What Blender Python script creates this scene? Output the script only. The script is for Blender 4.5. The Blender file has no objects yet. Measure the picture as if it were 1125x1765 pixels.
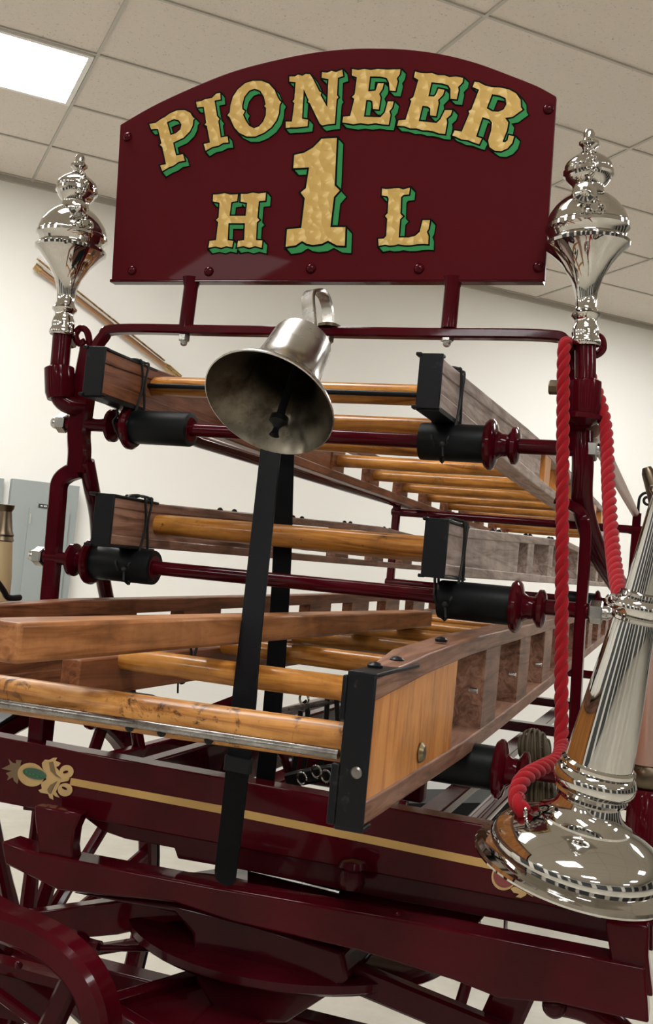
import bpy, bmesh, math, random
from mathutils import Vector, Matrix, noise
random.seed(4)
PI = math.pi
scene = bpy.context.scene
COL = scene.collection

# ------------------------------------------------------------ camera
F = 1799.156
CX, CY = 562.5, 882.5
def nrm(v): v = Vector(v); v.normalize(); return v
eY = nrm((1190 - CX, 1040 - CY, F))
eX = -nrm((-4500 - CX, 500 - CY, F)); eX = nrm(eX - eX.dot(eY) * eY)
eZ = eX.cross(eY)
# rows are the world axes seen in camera space (x right, y down, z forward)
RW = Matrix((eX, eY, eZ))
CAM = Vector((0.691, -1.832, 1.6))
cam_d = bpy.data.cameras.new('camera'); cam = bpy.data.objects.new('camera', cam_d); COL.objects.link(cam)
xc, yc, zc = RW.col[0], RW.col[1], RW.col[2]
m = Matrix.Identity(4)
for i in range(3):
    m[i][0] = xc[i]; m[i][1] = -yc[i]; m[i][2] = -zc[i]; m[i][3] = CAM[i]
cam.matrix_world = m
cam_d.sensor_fit = 'HORIZONTAL'; cam_d.sensor_width = 36; cam_d.lens = 36 * F / 1125
cam_d.clip_start = 0.02; cam_d.clip_end = 100
scene.camera = cam

# ------------------------------------------------------------ view / world / light levels
vs = scene.view_settings
vs.view_transform = 'Standard'; vs.look = 'None'; vs.gamma = 1; vs.use_curve_mapping = False
vs.exposure = 1.03
LAMP_STRENGTH = 16.0
LAMP_COLOR = (1.0, 0.995, 0.985)
w = bpy.data.worlds.new('world'); scene.world = w; w.use_nodes = True
w.node_tree.nodes['Background'].inputs[0].default_value = (0.9, 0.88, 0.84, 1)
w.node_tree.nodes['Background'].inputs[1].default_value = 0.05

# measured points of the photograph turned into points of the place
def ray(x, y): return RW @ Vector(((x - CX) / F, (y - CY) / F, 1.0))
def PY(x, y, Y): r = ray(x, y); return CAM + r * ((Y - CAM.y) / r.y)
def PX(x, y, X): r = ray(x, y); return CAM + r * ((X - CAM.x) / r.x)
def PD(x, y, d): return CAM + ray(x, y) * d

# ------------------------------------------------------------ mesh builder
class MB:
    def __init__(s): s.v = []; s.f = []
    def add(s, vs, fs):
        n = len(s.v); s.v += [Vector(a) for a in vs]; s.f += [tuple(i + n for i in f) for f in fs]; return s
    def box(s, x0, x1, y0, y1, z0, z1):
        v = [(x, y, z) for x in (x0, x1) for y in (y0, y1) for z in (z0, z1)]
        return s.add(v, [(0,1,3,2),(4,6,7,5),(0,4,5,1),(2,3,7,6),(0,2,6,4),(1,5,7,3)])
    def hexa(s, a, b):   # two quads (lists of four points) joined
        return s.add(list(a) + list(b), [(3,2,1,0),(4,5,6,7),(0,1,5,4),(1,2,6,5),(2,3,7,6),(3,0,4,7)])
    def sweep(s, path, prof, ref=(0,1,0), scale=None, closed=False, cap=True):
        path = [Vector(p) for p in path]; n = len(path); k = len(prof); ref = Vector(ref)
        vs = []
        for i, p in enumerate(path):
            if closed: t = path[(i+1) % n] - path[i-1]
            else: t = path[min(i+1, n-1)] - path[max(i-1, 0)]
            t.normalize()
            a = t.cross(ref)
            if a.length < 1e-4: a = t.cross(Vector((0.3, 0.2, 1)))
            a.normalize(); b = a.cross(t); b.normalize()
            sc = 1 if scale is None else scale[i]
            for (u, w_) in prof: vs.append(p + a * u * sc + b * w_ * sc)
        fs = []
        for i in range(n if closed else n - 1):
            j = (i + 1) % n
            for q in range(k):
                r = (q + 1) % k
                fs.append((i*k+q, i*k+r, j*k+r, j*k+q))
        if cap and not closed:
            fs.append(tuple(range(k-1, -1, -1))); fs.append(tuple((n-1)*k + q for q in range(k)))
        return s.add(vs, fs)
    def tube(s, path, r, seg=14, ref=(0.13, 1, 0.07), closed=False):
        if not hasattr(r, '__len__'): r = [r] * len(path)
        prof = [(math.cos(2*PI*i/seg), math.sin(2*PI*i/seg)) for i in range(seg)]
        return s.sweep(path, prof, ref, r, closed)
    def bar(s, path, wd, th, ref=(0,1,0), scale=None, closed=False):
        h, t = wd/2, th/2; c = min(h, t) * 0.35
        prof = [(-h, -t+c), (-h+c, -t), (h-c, -t), (h, -t+c), (h, t-c), (h-c, t), (-h+c, t), (-h, t-c)]
        return s.sweep(path, prof, ref, scale, closed)
    def lathe(s, o, axis, prof, seg=40, cap=True):   # prof: (radius, distance along axis)
        o = Vector(o); a = nrm(axis)
        b = a.cross(Vector((0.0, 1.0, 0.01)));
        if b.length < .1: b = a.cross(Vector((0, 0, 1)))
        b.normalize(); c = a.cross(b)
        vs = []; k = seg
        for (r, h) in prof:
            r = max(r, 1e-5)
            for i in range(seg):
                t = 2*PI*i/seg; vs.append(o + a*h + (b*math.cos(t) + c*math.sin(t))*r)
        fs = []
        for i in range(len(prof)-1):
            for q in range(k):
                r_ = (q+1) % k; fs.append((i*k+q, (i+1)*k+q, (i+1)*k+r_, i*k+r_))
        if cap:
            fs.append(tuple(range(k))); n = len(prof)-1; fs.append(tuple(n*k+q for q in range(k-1, -1, -1)))
        return s.add(vs, fs)
    def cyl(s, a, b, r, seg=20):
        a = Vector(a); b = Vector(b); L = (b-a).length
        c = min(r, L) * .12
        return s.lathe(a, b-a, [(r-c, 0), (r, c), (r, L-c), (r-c, L)], seg)
    def ball(s, c, r, seg=16, sq=1, axis=(0,0,1)):
        n = 9; pr = [(r*math.sin(PI*i/n), -r*sq*math.cos(PI*i/n)) for i in range(n+1)]
        return s.lathe(c, axis, pr, seg, False)
    def torus(s, c, axis, R, r, seg=24, sg=8, sx=1):
        a = nrm(axis); b = a.cross(Vector((0, 1, 0.01)))
        if b.length < .1: b = a.cross(Vector((0, 0, 1)))
        b.normalize(); d = a.cross(b)
        path = [Vector(c) + (b*math.cos(2*PI*i/seg)*sx + d*math.sin(2*PI*i/seg))*R for i in range(seg)]
        return s.tube(path, r, sg, ref=a, closed=True)
    def nut(s, c, axis, r, h):   # hexagonal nut with domed bolt end
        s.lathe(c, axis, [(r*.9, 0), (r, h*.1), (r, h*.9), (r*.88, h)], 6)
        s.lathe(Vector(c) + nrm(axis)*h, axis, [(r*.62, 0), (r*.62, h*.35), (r*.5, h*.6), (r*.25, h*.75), (0, h*.78)], 16)
        return s

LOC = {}
def link(o): COL.objects.link(o); return o
def smooth_path(pts, n=6, closed=False):   # Catmull-Rom
    pts = [Vector(p) for p in pts]; out = []; N = len(pts)
    for i in range(N if closed else N-1):
        if closed: p0, p1, p2, p3 = pts[i-1], pts[i], pts[(i+1) % N], pts[(i+2) % N]
        else: p0, p1, p2, p3 = pts[max(i-1, 0)], pts[i], pts[i+1], pts[min(i+2, N-1)]
        for k in range(n):
            t = k/n
            out.append(0.5*((2*p1) + (p2-p0)*t + (2*p0-5*p1+4*p2-p3)*t*t + (3*p1-p0-3*p2+p3)*t**3))
    if not closed: out.append(pts[-1])
    return out
def build(name, mb, mat, parent=None, bevel=0, angle=35, origin=None, sub=0):
    me = bpy.data.meshes.new(name)
    if parent is not None: base = LOC[parent.name]
    elif origin is not None: base = Vector(origin)
    else:
        xs = [v.x for v in mb.v]; ys = [v.y for v in mb.v]; zs = [v.z for v in mb.v]
        base = Vector(((min(xs)+max(xs))/2, (min(ys)+max(ys))/2, min(zs)))
    me.from_pydata([tuple(v - base) for v in mb.v], [], mb.f)
    bm = bmesh.new(); bm.from_mesh(me); bmesh.ops.recalc_face_normals(bm, faces=bm.faces); bm.to_mesh(me); bm.free()
    me.polygons.foreach_set('use_smooth', [True]*len(me.polygons))
    me.set_sharp_from_angle(angle=math.radians(angle))
    o = link(bpy.data.objects.new(name, me)); me.materials.append(mat)
    if parent is not None: o.parent = parent
    else: o.location = base
    LOC[o.name] = base
    if bevel:
        b = o.modifiers.new('bevel', 'BEVEL'); b.width = bevel; b.segments = 2; b.limit_method = 'ANGLE'; b.angle_limit = math.radians(40)
        b.harden_normals = False
    return o
def tag(o, label=None, cat=None, group=None, kind=None):
    if label: o['label'] = label
    if cat: o['category'] = cat
    if group: o['group'] = group
    if kind: o['kind'] = kind
    return o
def thing(name, loc, label, cat, group=None):
    o = link(bpy.data.objects.new(name, None)); o.location = Vector(loc); o.empty_display_size = .05
    LOC[o.name] = Vector(loc)
    return tag(o, label, cat, group)

# ------------------------------------------------------------ materials
def base_mat(name, col, rough=.5, metal=0, coat=0, coat_r=.05, spec=.5):
    m = bpy.data.materials.new(name); m.use_nodes = True
    b = m.node_tree.nodes['Principled BSDF']
    b.inputs['Base Color'].default_value = (*col, 1); b.inputs['Roughness'].default_value = rough
    b.inputs['Metallic'].default_value = metal; b.inputs['Coat Weight'].default_value = coat
    b.inputs['Coat Roughness'].default_value = coat_r; b.inputs['Specular IOR Level'].default_value = spec
    return m
def nodes(m): nt = m.node_tree; return nt, nt.nodes, nt.links, nt.nodes['Principled BSDF']
def coords(m, scale=(1,1,1), rot=(0,0,0)):
    nt, N, L, b = nodes(m); tc = N.new('ShaderNodeTexCoord'); mp = N.new('ShaderNodeMapping')
    mp.inputs['Scale'].default_value = scale; mp.inputs['Rotation'].default_value = rot
    L.new(tc.outputs['Object'], mp.inputs[0]); return mp
def noise_n(m, mp, sc, det=4, rough=.5, dist=0):
    nt, N, L, b = nodes(m); n = N.new('ShaderNodeTexNoise')
    n.inputs['Scale'].default_value = sc; n.inputs['Detail'].default_value = det; n.inputs['Roughness'].default_value = rough
    n.inputs['Distortion'].default_value = dist
    L.new(mp.outputs[0], n.inputs['Vector']); return n
def ramp(m, src, stops):
    nt, N, L, b = nodes(m); r = N.new('ShaderNodeValToRGB'); e = r.color_ramp.elements
    while len(e) < len(stops): e.new(.5)
    for i, (p, c) in enumerate(stops): e[i].position = p; e[i].color = (*c, 1)
    L.new(src, r.inputs[0]); return r
def bump(m, src, strength, dist=.001):
    nt, N, L, b = nodes(m); bp = N.new('ShaderNodeBump'); bp.inputs['Strength'].default_value = strength; bp.inputs['Distance'].default_value = dist
    L.new(src, bp.inputs['Height']); L.new(bp.outputs[0], b.inputs['Normal']); return bp
def painted(name, c1, c2, rough=.12, wob=.25):
    m = base_mat(name, c1, rough, 0, .8, .03)
    nt, N, L, b = nodes(m); mp = coords(m); n = noise_n(m, mp, 7, 5)
    r = ramp(m, n.outputs['Fac'], [(.35, c1), (.65, c2)]); L.new(r.outputs[0], b.inputs['Base Color'])
    n2 = noise_n(m, mp, 60, 2); bump(m, n2.outputs['Fac'], wob, .0006)
    return m
def wood(name, dark, mid, light, axis, rough=.35, coat=.4, sc=1, wear=None):
    m = base_mat(name, mid, rough, 0, coat*.4, .12, .15)
    nt, N, L, b = nodes(m)
    s = {'X': (.09, 1, 1), 'Y': (1, .07, 1), 'Z': (1, 1, .09)}[axis]
    mp = coords(m, tuple(a*sc for a in s)); n = noise_n(m, mp, 42, 6, .62, 1.4)
    r = ramp(m, n.outputs['Fac'], [(.28, dark), (.45, mid), (.6, light), (.75, mid)])
    mp2 = coords(m, (1, 1, 1)); n2 = noise_n(m, mp2, 9, 6, .65)
    r2 = ramp(m, n2.outputs['Fac'], [(.3, tuple(.45 + .0*i for i in range(3))), (.55, (1, 1, 1))])
    mx = N.new('ShaderNodeMix'); mx.data_type = 'RGBA'; mx.blend_type = 'MULTIPLY'; mx.inputs[0].default_value = .75
    L.new(r.outputs[0], mx.inputs[6]); L.new(r2.outputs[0], mx.inputs[7])
    out = mx.outputs[2]
    if wear:
        n3 = noise_n(m, mp2, 26, 6, .75, .6); r3 = ramp(m, n3.outputs['Fac'], [(wear[1], (0,0,0)), (wear[1]+.1, (1,1,1))])
        mx2 = N.new('ShaderNodeMix'); mx2.data_type = 'RGBA'; L.new(r3.outputs[0], mx2.inputs[0])
        L.new(out, mx2.inputs[6]); mx2.inputs[7].default_value = (*wear[0], 1); out = mx2.outputs[2]
    L.new(out, b.inputs['Base Color'])
    bump(m, n.outputs['Fac'], .35, .001)
    return m
def metal_m(name, col, rough, br=0, sc=30, wear=None):
    m = base_mat(name, col, rough, 1)
    nt, N, L, b = nodes(m); mp = coords(m); n = noise_n(m, mp, sc, 5, .6)
    r = ramp(m, n.outputs['Fac'], [(.3, (max(rough-br, .02),)*3), (.7, (rough+br,)*3)]); L.new(r.outputs[0], b.inputs['Roughness'])
    if wear:
        n2 = noise_n(m, mp, 12, 6, .7); r2 = ramp(m, n2.outputs['Fac'], [(.42, col), (.62, wear)]); L.new(r2.outputs[0], b.inputs['Base Color'])
    return m

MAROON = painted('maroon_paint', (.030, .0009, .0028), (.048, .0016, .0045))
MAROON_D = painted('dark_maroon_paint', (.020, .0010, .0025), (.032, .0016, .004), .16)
SIGNRED = painted('sign_maroon_paint', (.050, .0035, .0052), (.055, .004, .0058), .5, .02)
nodes(SIGNRED)[3].inputs['Coat Weight'].default_value = .02
nodes(SIGNRED)[3].inputs['Specular IOR Level'].default_value = .03
for _m in (MAROON, MAROON_D):
    nodes(_m)[3].inputs['Coat Weight'].default_value = .10; nodes(_m)[3].inputs['Specular IOR Level'].default_value = .07
NICKEL = metal_m('polished_nickel', (.46, .44, .41), .06, .02)
TRUMPET = metal_m('polished_silver', (.50, .485, .46), .05, .015)
BELLM = metal_m('brushed_bell_nickel', (.44, .425, .395), .27, .07, 14)
BELLIN = metal_m('bell_inside', (.17, .15, .115), .36, .1, 14, (.07, .055, .04))
STEEL = metal_m('bright_steel', (.42, .41, .39), .24, .08)
RODST = metal_m('worn_steel_rod', (.30, .29, .275), .3, .1, 40, (.12, .105, .095))
IRON = base_mat('black_iron', (.005, .005, .006), .38, 0, .04, .2, .10)
_mp = coords(IRON); _n = noise_n(IRON, _mp, 25, 6, .7)
_r = ramp(IRON, _n.outputs['Fac'], [(.64, (.006, .006, .007)), (.76, (.035, .032, .03))]); nodes(IRON)[2].new(_r.outputs[0], nodes(IRON)[3].inputs['Base Color'])
bump(IRON, _n.outputs['Fac'], .3, .001)
RUBBER = base_mat('black_rubber', (.0035, .004, .0045), .45, 0, 0, .05, .10)
_mp = coords(RUBBER); _n = noise_n(RUBBER, _mp, 60, 4); bump(RUBBER, _n.outputs['Fac'], .25, .001)
STRAPM = base_mat('black_strap', (.003, .003, .0038), .5, 0, 0, .05, .06)
_mp = coords(STRAPM); _n = noise_n(STRAPM, _mp, 90, 4); bump(STRAPM, _n.outputs['Fac'], .3, .0008)
TWINE = base_mat('black_twine', (.005, .005, .005), .6, 0, 0, .05, .3)
HARNESS = base_mat('black_leather', (.004, .004, .004), .3, 0, 0, .05, .3)
RUNG = wood('varnished_rung', (.10, .030, .005), (.31, .120, .022), (.44, .195, .042), 'X', .3, .45, 1, ((.035, .01, .003), .62))
RUNGF = wood('worn_front_rung', (.085, .028, .007), (.29, .120, .028), (.44, .21, .062), 'X', .4, .25, 1, ((.025, .009, .0035), .56))
RAILW = wood('rail_wood', (.040, .012, .005), (.115, .038, .015), (.185, .068, .029), 'Y', .42, .2, 1)
RAILO = wood('orange_block_wood', (.26, .085, .018), (.46, .18, .045), (.55, .24, .07), 'Z', .35, .35, 1)
RAILG = wood('grey_worn_rail', (.10, .066, .053), (.27, .20, .17), (.40, .32, .28), 'Y', .5, .15, 1, ((.08, .04, .028), .62))
RAILM = wood('brown_rail', (.055, .023, .014), (.16, .076, .047), (.26, .14, .095), 'Y', .42, .25, 1)
TIMBER = wood('timber_wood', (.10, .037, .012), (.24, .094, .033), (.35, .15, .058), 'Y', .42, .2, .8)
GOLD = base_mat('engine_turned_gold', (.5, .35, .14), .42, .12, 0, .05, .2)
_mp = coords(GOLD, (1, 1, 1), (0, .5, 0)); nt, N, L, b = nodes(GOLD)
vo = N.new('ShaderNodeTexVoronoi'); vo.inputs['Scale'].default_value = 46; vo.inputs['Randomness'].default_value = .8; L.new(_mp.outputs[0], vo.inputs['Vector'])
wv = N.new('ShaderNodeTexGradient'); wv.gradient_type = 'RADIAL'
sb = N.new('ShaderNodeVectorMath'); sb.operation = 'SUBTRACT'; L.new(_mp.outputs[0], sb.inputs[0]); L.new(vo.outputs['Position'], sb.inputs[1])
sx = N.new('ShaderNodeSeparateXYZ'); L.new(sb.outputs[0], sx.inputs[0]); cb = N.new('ShaderNodeCombineXYZ'); L.new(sx.outputs[0], cb.inputs[0]); L.new(sx.outputs[2], cb.inputs[1])
L.new(cb.outputs[0], wv.inputs[0])
r = ramp(GOLD, wv.outputs['Fac'], [(0, (.36, .23, .062)), (.3, (.39, .255, .075)), (.48, (.52, .375, .155)), (.62, (.41, .27, .08)), (1, (.36, .23, .062))]); L.new(r.outputs[0], b.inputs['Base Color'])
STRIPE = base_mat('gold_stripe', (.40, .245, .085), .4, .05, 0, .05, .15)
CREAM = base_mat('pale_gold_leaf', (.42, .28, .125), .4, .05, 0, .05, .15)
LEAFD = base_mat('shaded_gold_leaf', (.12, .07, .025), .4, .1, .4)
GREEN = base_mat('green_paint', (.028, .17, .055), .5, 0, .0, .05, .06)
GREEND = base_mat('deep_green_paint', (.006, .055, .024), .25, 0, .5)
REDP = base_mat('bright_red_paint', (.14, .006, .004), .25, 0, .5)
BLACKP = base_mat('black_paint', (.002, .003, .002), .5, 0, 0, .05, .04)
ROPE = base_mat('red_rope', (.20, .0035, .007), .85, 0, 0, .05, .08)
nodes(ROPE)[3].inputs['Sheen Weight'].default_value = .1
_mp = coords(ROPE); _n = noise_n(ROPE, _mp, 420, 3); bump(ROPE, _n.outputs['Fac'], .6, .001)
BRASS = metal_m('aged_brass', (.45, .30, .14), .28, .08)
COPPER = metal_m('copper_pipe', (.42, .25, .15), .3, .03, 6)
COPPERP = base_mat('pink_copper', (.42, .26, .21), .3, .75)
RIVET = metal_m('dull_brass', (.22, .18, .11), .35, .08)
BRONZE = metal_m('dark_bronze', (.10, .075, .05), .35, .1)
NETM = base_mat('olive_cord', (.06, .042, .02), .7)
CAB = base_mat('grey_green_cabinet', (.27, .30, .29), .45)
CABL = base_mat('cabinet_sign_black', (.02, .02, .02), .4)
CABW = base_mat('sign_white', (.75, .75, .72), .5)
CLOTHB = base_mat('tan_pole', (.38, .27, .14), .5)
WALL = base_mat('cream_wall', (.80, .785, .735), .85)
_mp = coords(WALL); _n = noise_n(WALL, _mp, 160, 5); bump(WALL, _n.outputs['Fac'], .12, .002)
FLOOR = base_mat('polished_concrete', (.50, .47, .40), .3)
_mp = coords(FLOOR); _n = noise_n(FLOOR, _mp, 5, 8, .65); _r = ramp(FLOOR, _n.outputs['Fac'], [(.35, (.46, .43, .36)), (.65, (.56, .53, .46))]); nodes(FLOOR)[2].new(_r.outputs[0], nodes(FLOOR)[3].inputs['Base Color'])
TILE = base_mat('mineral_fibre_tile', (.66, .60, .535), .95)
_mp = coords(TILE); _n = noise_n(TILE, _mp, 75, 5, .75)
_r = ramp(TILE, _n.outputs['Fac'], [(.33, (.36, .32, .28)), (.40, (.66, .60, .535)), (.60, (.66, .60, .535)), (.68, (.72, .66, .59))])
nodes(TILE)[2].new(_r.outputs[0], nodes(TILE)[3].inputs['Base Color']); bump(TILE, _n.outputs['Fac'], .5, .003)
GRID = base_mat('ceiling_grid_metal', (.44, .41, .36), .5)
LAMPW = base_mat('lamp_frame_white', (.75, .73, .69), .5)
LAMP = bpy.data.materials.new('lamp_diffuser'); LAMP.use_nodes = True
_b = nodes(LAMP)[3]; _b.inputs['Emission Color'].default_value = (*LAMP_COLOR, 1); _b.inputs['Emission Strength'].default_value = LAMP_STRENGTH
PANELD = base_mat('unseen_panel_dark', (.05, .055, .06), .5)  # for the added out-of-view panels that darken reflections

# ------------------------------------------------------------ the room (turned 43.7 degrees to the wagon)
AU = Vector((0.7225, 0.6914, 0)); AV = Vector((-0.6914, 0.7225, 0)); O0 = Vector((CAM.x, CAM.y, 0))
def RM(a, b, z): return O0 + AU*a + AV*b + Vector((0, 0, z))
RZ = math.atan2(AU.y, AU.x)
A0, A1, B0, B1, HC = -6.5, 11.61, -7.0, 6.45, 3.75
def rbox(mb, a0, a1, b0, b1, z0, z1):
    v = [RM(a, b, z) for a in (a0, a1) for b in (b0, b1) for z in (z0, z1)]
    return mb.add(v, [(0,1,3,2),(4,6,7,5),(0,4,5,1),(2,3,7,6),(0,2,6,4),(1,5,7,3)])
def rbuild(name, mb, mat, parent=None, **k):   # mesh whose own axes follow the room
    base = LOC[parent.name] if parent is not None else sum(mb.v, Vector())/len(mb.v)
    me = bpy.data.meshes.new(name); R = Matrix.Rotation(-RZ, 3, 'Z')
    me.from_pydata([tuple(R @ (v-base)) for v in mb.v], [], mb.f)
    bm = bmesh.new(); bm.from_mesh(me); bmesh.ops.recalc_face_normals(bm, faces=bm.faces); bm.to_mesh(me); bm.free()
    me.materials.append(mat); o = link(bpy.data.objects.new(name, me))
    if parent is not None: o.parent = parent
    else: o.location = base; o.rotation_euler = (0, 0, RZ)
    LOC[o.name] = base
    return o
def rthing(name, loc, label, cat, group=None):
    o = thing(name, loc, label, cat, group); o.rotation_euler = (0, 0, RZ); return o
S = dict(kind='structure')
tag(rbuild('floor', rbox(MB(), A0, A1, B0, B1, -.1, 0), FLOOR), **S)
tag(rbuild('wall_back', rbox(MB(), A0-.15, A1+.15, B1, B1+.15, 0, HC), WALL), **S)
tag(rbuild('wall_front', rbox(MB(), A0-.15, A1+.15, B0-.15, B0, 0, HC), WALL), **S)
tag(rbuild('wall_left', rbox(MB(), A0-.15, A0, B0, B1, 0, HC), WALL), **S)
tag(rbuild('wall_right', rbox(MB(), A1, A1+.15, B0, B1, 0, HC), WALL), **S)
tag(rbuild('ceiling', rbox(MB(), A0-.15, A1+.15, B0-.15, B1+.15, HC+.004, HC+.1), TILE), **S)
g = MB()
a = .75 - 1.22*5
while a < A1:
    rbox(g, a-.007, a+.007, B0, B1, HC-.004, HC+.003); a += 1.22
b_ = 5.18 - .61*20
while b_ < B1:
    if b_ > B0: rbox(g, A0, A1, b_-.007, b_+.007, HC-.0035, HC+.0035)
    b_ += .61
tag(rbuild('trim_1', g, GRID), **S)
g = MB(); rbox(g, A0, A1, B1-.02, B1, HC-.03, HC+.003); tag(rbuild('trim_2', g, GRID), **S)
# unseen dark panels added on front and side walls to darken reflections
nd = 0
def add_unseen_panel(a0, a1, b0, b1):
    global nd
    nd += 1; tag(rbuild('door_%d' % nd, rbox(MB(), a0, a1, b0, b1, 0, 3.2), PANELD), **S)
for a in (-5.9, -3.1, -.3, 2.5, 5.3, 8.1): add_unseen_panel(a, a+1.9, B0, B0+.06)
for b in (-6.6, -3.8, -1.0, 1.8): add_unseen_panel(A0, A0+.06, b, b+1.9)
for b in (-6.6, -3.8, -1.0, 1.8): add_unseen_panel(A1-.06, A1, b, b+1.9)

def lamp(ai, bi, label):
    a0 = .75 - 1.22 + ai*1.22; b0 = 4.57 + bi*.61
    t = rthing('ceiling_light', RM(a0+.61, b0+.305, HC-.03), label, 'ceiling light', 'recessed panel lights in the tiled ceiling')
    g = MB()
    for (x0, x1, y0, y1) in ((a0+.012, a0+1.208, b0+.012, b0+.035), (a0+.012, a0+1.208, b0+.575, b0+.598), (a0+.012, a0+.035, b0+.035, b0+.575), (a0+1.185, a0+1.208, b0+.035, b0+.575)):
        rbox(g, x0, x1, y0, y1, HC-.012, HC+.003)
    rbuild('lamp_frame', g, LAMPW, t)
    rbuild('diffuser', rbox(MB(), a0+.035, a0+1.185, b0+.035, b0+.575, HC-.008, HC-.002), LAMP, t)
lamp(0, 0, 'bright rectangular light panel at the upper left of the ceiling')
lamp(4, 0, 'bright light panel at the far right edge, beside the right lamp finial')
REF = 'recessed white light panel in the tiled ceiling, out of view'
for ai in (-4, 0, 4):
    for bi in (-4, -8, -12, -16):
        lamp(ai, bi, REF)
lamp(-4, 0, REF)

# ------------------------------------------------------------ things on the back wall
def onwall(x, y, off=0):
    r = ray(x, y); t = (B1-off)/(r.dot(AV)); p = CAM + r*t; d = p - O0
    return d.dot(AU), p.z
# electrical cabinet
ca0, cz1 = .821, 1.955; ca1 = 1.215; 
t = rthing('electrical_cabinet', RM(1.05, B1-.1, 1.0), 'grey-green metal electrical cabinet on the cream wall, behind the left rack post', 'cabinet')
rbuild('body', rbox(MB(), ca0, ca1, B1-.09, B1-.002, 1.0, cz1), CAB, t)
d = rbuild('door', rbox(MB(), .934, ca1-.045, B1-.104, B1-.09, 1.03, 1.795), CAB, t)
rbuild('latch', rbox(MB(), .940, .946, B1-.115, B1-.104, 1.70, 1.76), GRID, d)
n = rbuild('name_plate', rbox(MB(), .985, 1.06, B1-.096, B1-.09, 1.802, 1.824), CABL, t)
lt = MB()
for i, wd in enumerate((.009, .004, .009, .005, .008)):
    x = .997 + i*.0105; rbox(lt, x, x+wd*.8, B1-.0975, B1-.0962, 1.809, 1.817)
rbuild('lettering', lt, CABW, n)
t2 = rthing('wall_panel', RM(.67, B1-.05, 1.0), 'narrow grey panel at the left edge, beside the cabinet', 'panel')
rbuild('body', rbox(MB(), .55, .779, B1-.05, B1-.002, 1.0, 1.95), CAB, t2)
# long brass pipe leaning on the wall
t = thing('wall_pipe', RM(.82, B1-.05, 3.24), 'long copper and brass pipe slanting down the cream wall, behind the left lamp finial', 'pipe')
def WP(x, y, off=.05): aa, z = onwall(x, y, off); return RM(aa, B1-off, z)
p0, p1, p2 = WP(62, 460), WP(283, 630), WP(312, 650)
build('tube', MB().tube([p0, p1], .016, 14), COPPER, t)
build('collar', MB().tube([p1, p1+(p2-p1)*.25, p2], [.020, .024, .012], 14), BRASS, t)
build('collar', MB().tube([p0+(p1-p0)*-.01, p0+(p1-p0)*.04], .021, 14), BRASS, t)
build('wire_rod', MB().tube([p0 + Vector((0, 0, .05)), p1 + Vector((0, 0, .03))], .006, 8), BRASS, t)

# ------------------------------------------------------------ the ladder wagon
WG = thing('ladder_wagon', (0, 1.2, 0), 'dark maroon horse-drawn hook and ladder wagon with a tall rack of rollers', 'fire wagon')
def W(name, mb, mat=None, bevel=0, parent=None, label=None):
    o = build(name, mb, mat or MAROON, parent or WG, bevel)
    if label: o['label'] = label
    return o
# hoop carrying the sign
Zh = 2.045
hp = smooth_path([(-.50, 0, 1.93), (-.497, 0, 1.985), (-.478, 0, 2.028), (-.44, 0, Zh), (-.2, 0, Zh), (0, 0, Zh), (.2, 0, Zh), (.41, 0, Zh), (.455, 0, 2.033), (.478, 0, 1.985), (.482, 0, 1.92)], 6)
W('hoop_bar', MB().bar(hp, .018, .026))
# the three cross bars
bars = []
for z, xl, xr in ((1.847, -.54, .50), (1.570, -.56, .53), (1.288, -.53, .50)):
    o = W('cross_bar', MB().cyl((xl, 0, z), (xr, 0, z), .0135)); bars.append(o)
    for xx, ss in ((xr, 1), (xl, -1)): W('nut', MB().nut((xx, 0, z), (ss, 0, 0), .02, .022), STEEL, 0, o, 'bright steel cap nut')
def roller(x0, x1, side, z, r, Y=0):
    # sleeve from x0 to x1, flanges on the outer side
    s = side; xo = x1 if s > 0 else x0
    fl = MB().lathe((xo, Y, z), (s, 0, 0), [(r*.6, -.004), (r*1.22, -.002), (r*1.36, .004), (r*1.36, .009), (r*1.2, .014), (r*.75, .018), (r*.6, .026), (r*.58, .036), (r*.8, .041), (r*.98, .045), (r*.98, .052), (r*.8, .056), (r*.42, .058)], 32)
    xi = x0 if s > 0 else x1
    fl.cyl((min(x0, x1)-.001, Y, z), (max(x0, x1)+.001, Y, z), r*.78)
    o = W('roller', fl)
    sl = MB().lathe((x0, Y, z), (1, 0, 0), [(r*.8, 0), (r*.97, .001), (r, .004), (r, x1-x0-.004), (r*.97, x1-x0-.001), (r*.8, x1-x0)], 32)
    W('rubber_sleeve', sl, RUBBER, 0, o, 'black rubber sleeve')
roller(-.385, -.256, -1, 1.847, .034); roller(.209, .331, 1, 1.847, .034)
roller(-.442, -.305, -1, 1.570, .034); roller(.269, .400, 1, 1.566, .034)
roller(-.40, -.28, -1, 1.288, .036); roller(.262, .396, 1, 1.284, .038)

# posts
def pp(lst): return [PY(x, y, Y) for x, y, Y in lst]
def post(pts, wd, th, name='post', sm=5, ref=(0, 1, 0), scale=None):
    return W(name, MB().bar(smooth_path(pts, sm), wd, th, ref))
# left: upper post, outer flat bar, inner brace going back
post(pp([(158, 600, 0), (150, 640, 0), (142, 700, 0), (136, 745, 0), (137, 780, 0), (134, 815, 0)]), .044, .03)
post(pp([(138, 810, 0), (118, 817, 0), (103, 832, 0), (99, 865, 0), (92, 950, 0), (84, 1040, 0), (72, 1170, 0), (62, 1300, 0), (56, 1395, 0)]), .034, .024)
W('rear_brace', MB().tube(smooth_path([PY(149, 795, .0), PY(157, 838, .03), PY(167, 890, .10), PY(172, 960, .18), PY(186, 1040, .28), PY(215, 1150, .5), PY(240, 1290, .6)], 6), .0165))
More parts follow.
